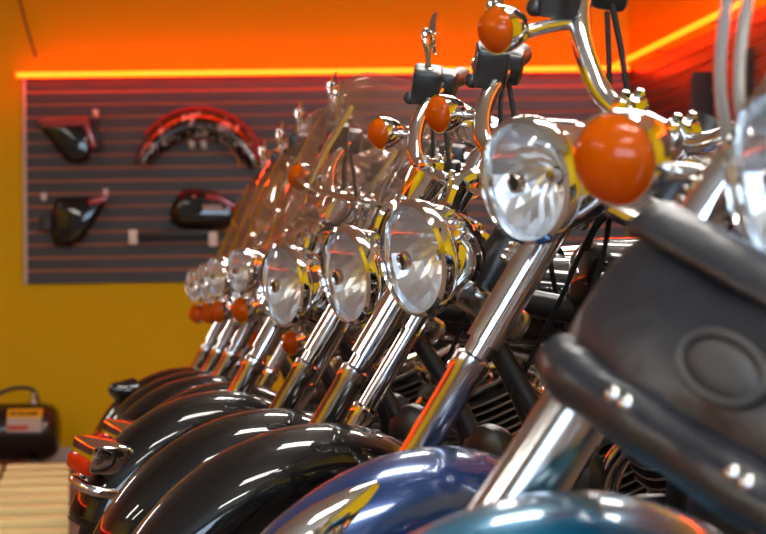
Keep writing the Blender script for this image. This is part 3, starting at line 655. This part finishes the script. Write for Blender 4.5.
BK = []
def bike(**c): BK.append(make_bike(c)); return BK[-1]
A = bike(kind='wide', lamp=(800, 178, 1.86), yaw=14, steer=22, lean=11, rake=33, lead=.10, paint=TEALP, lamp_r=.078, sep=.29, leg_r=.029, lamp_fwd=.09, ribbed=True, rise=1, top=.2, bar_dz=.1,
     label='nearest motorcycle, with teal front fender, at the right picture edge')
B = bike(kind='cruiser', lamp=(532, 180, 2.65), yaw=16, steer=30, lean=10, paint=BLUEP, lamp_r=.074, lamp_fwd=.245, shell=.14, top=.03, bar_f=.075, mount=False, mcf=.075, sigy=.022, sig=(.10, .07), bar=[(0, .0, 0), (0, .06, 0), (0, .10, .015), (-.005, .14, .048), (-.02, .175, .082), (-.05, .205, .108), (-.10, .235, .124), (-.16, .28, .12), (-.25, .36, .095), (-.27, .38, .088)], speedo=False, mirrors=(-1,), cut=.44, ornament=True, ribbed=True, bar_dz=-.03,
     label='dark blue motorcycle with leaf shaped chrome ornament on its front fender')
C = bike(kind='cruiser', lamp=(420, 258, 3.38), bar_f=.02, rise=.52, mirrors=(-1,), yaw=12, steer=26, lean=10, paint=BLACKP, lamp_r=.086, bar_dz=-.01,
     label='black motorcycle with the large chrome headlamp right behind the dark blue one')
D = bike(kind='cruiser', lamp=(352, 275, 4.0), mirrors=(-1,), yaw=10, steer=25, lean=10, paint=BLACKP, lamp_r=.086, bar_dz=.03,
     label='black motorcycle without windshield, headlamp between two similar lamps')
E = bike(kind='cruiser', lamp=(287, 285, 4.72), bar_f=.04, yaw=20, steer=17, lean=5, paint=BLACKP, lamp_r=.086, shield=.40, tip_lamp='amber', bar_dz=.02,
     label='black motorcycle with tall clear windshield, large single headlamp, chrome lamp on fender tip')
tl = ['black touring motorcycle with windshield and small passing lamps, first one behind the single large headlamps',
      'second black touring motorcycle with windshield in the row, counted from the large headlamps',
      'third black touring motorcycle in the far row, next to last before the yellow wall',
      'farthest black touring motorcycle in the row, its windshield in front of the slatwall']
for i, (px, d) in enumerate(((279, 5.5), (251, 6.2), (236, 6.9), (222, 7.6))):
    bike(kind='touring', lamp=(px, 325 - (.885 - .79) * FPX / d, d), yaw=20, steer=17, lean=5, paint=BLACKP, lamp_r=.08, shield=.46, tip_lamp='red' if i == 0 else None, fin=(i == 3), bar_dz=.07, rise=.85, bar_f=.05, lamp_fwd=.14, label=tl[i])

# ---- leather bag strapped to the fork of the nearest motorcycle
root, S, t, lampT, sep, RM, AX, U, FW = A
bag = empty('fork_bag'); WM = RM @ S
CB = AX + U * (t - .218) + FW * .098 + V((0, .122, 0))
BM = WM @ M.Translation(CB) @ M((FW, V((0, 1, 0)), U)).transposed().to_4x4()
bag.matrix_local = BM; tag(bag, 'black leather fork bag with embossed oval emblem, strapped across the nearest fork', 'bag')
BW, BH, BD = .172, .088, .056
def bagb(b):
    def fn(u, v):
        a = 2 * math.pi * v; e = 2 / 2.6; s = -1 + 2 * u; ca, sa = math.cos(a), math.sin(a)
        end = max(0.0, 1 - abs(s) ** 9) ** .5; end = .55 + .45 * end if abs(s) < .999 else .5
        wob = 1 + .02 * math.sin(s * 9 + a * 2)
        return V((BD * end * wob * math.copysign(abs(ca) ** e, ca), BW * 1.13 * s, BH * end * wob * math.copysign(abs(sa) ** e, sa) + .008 * math.sin(s * 3)))
    b.grid(fn, 44, 40, cv=True)
    for s in (-1, 1): b.add([fn((s + 1) / 2, j / 40) for j in range(40)], [list(range(40))])
part('bag_body', None, bagb, LEATHER, bag)
part('bottom_roll', None, lambda b: b.tube([(BD * .62, -BW * 1.02, -BH * .80), (BD * .80, -BW * .8, -BH * .88), (BD * .85, 0, -BH * .9), (BD * .80, BW * .8, -BH * .88), (BD * .62, BW * 1.02, -BH * .80)], lambda u: .025 * (1 + .07 * math.sin(u * 34)), 16, 10), LEATHER, bag)
part('lid', None, lambda b: b.grid(lambda u, v: V((BD * (1.03 * math.cos(R(-160 + 190 * u)) if 0 else math.copysign(abs(math.cos(R(150 - 128 * u))) ** .6, math.cos(R(150 - 128 * u))) * 1.05), BW * (-1.06 + 2.12 * v), BH * abs(math.sin(R(150 - 128 * u))) ** .6 * 1.05)), 18, 20), LEATHER, bag, solid=.006)
em = part('emblem', None, lambda b: (b.grid(lambda u, v: V((BD * 1.0 + .010 * (1 - v ** 4), .046 * v * math.cos(2 * math.pi * u), .023 * v * math.sin(2 * math.pi * u) - .008)), 32, 8, cu=True), b.tube([(BD * 1.01 + .004, .048 * math.cos(2 * math.pi * i / 40), .025 * math.sin(2 * math.pi * i / 40) - .008) for i in range(41)], .004, 8, 1)), EMBOSS, bag); em['label'] = 'oval embossed leather emblem'
for s in (-.4, .46):
    for q in (0, 1):
        part('stud', None, lambda b: b.ball((BD * .82 + .027, BW * s + .017 * q, -BH * .82), (.006, .0075, .0075), 10), CHROME, bag)
# braided cables running up beside the nearest fork
for k, dy in enumerate((.030, .056)):
    part('braided_cable', None, lambda b: b.tube([AX + U * t + V((.045, -sep - .022 + dy, 0)) + V(q) for q in ((0, 0, -.03), (.03, 0, .05), (.04, .005, .14), (.03, .015, .24), (-.02, .04, .36))], .0055, 8, 6), STEELB, root, S)

# ------------------------------------------------------------------ daylight and render settings
w = bpy.data.worlds.new('world'); sc.world = w; w.use_nodes = True
bg = w.node_tree.nodes['Background']; bg.inputs['Color'].default_value = (.62, .80, 1, 1); bg.inputs['Strength'].default_value = 10.0
sc.view_settings.view_transform = 'Standard'; sc.view_settings.look = 'None'; sc.view_settings.exposure = 0.15; sc.view_settings.gamma = 1
sc.view_settings.use_curve_mapping = False
cy_ = sc.cycles
cy_.max_bounces = 8; cy_.glossy_bounces = 6; cy_.diffuse_bounces = 3; cy_.transparent_max_bounces = 24; cy_.transmission_bounces = 6
cy_.sample_clamp_indirect = 6; cy_.caustics_reflective = False; cy_.caustics_refractive = False
cy_.use_denoising = True
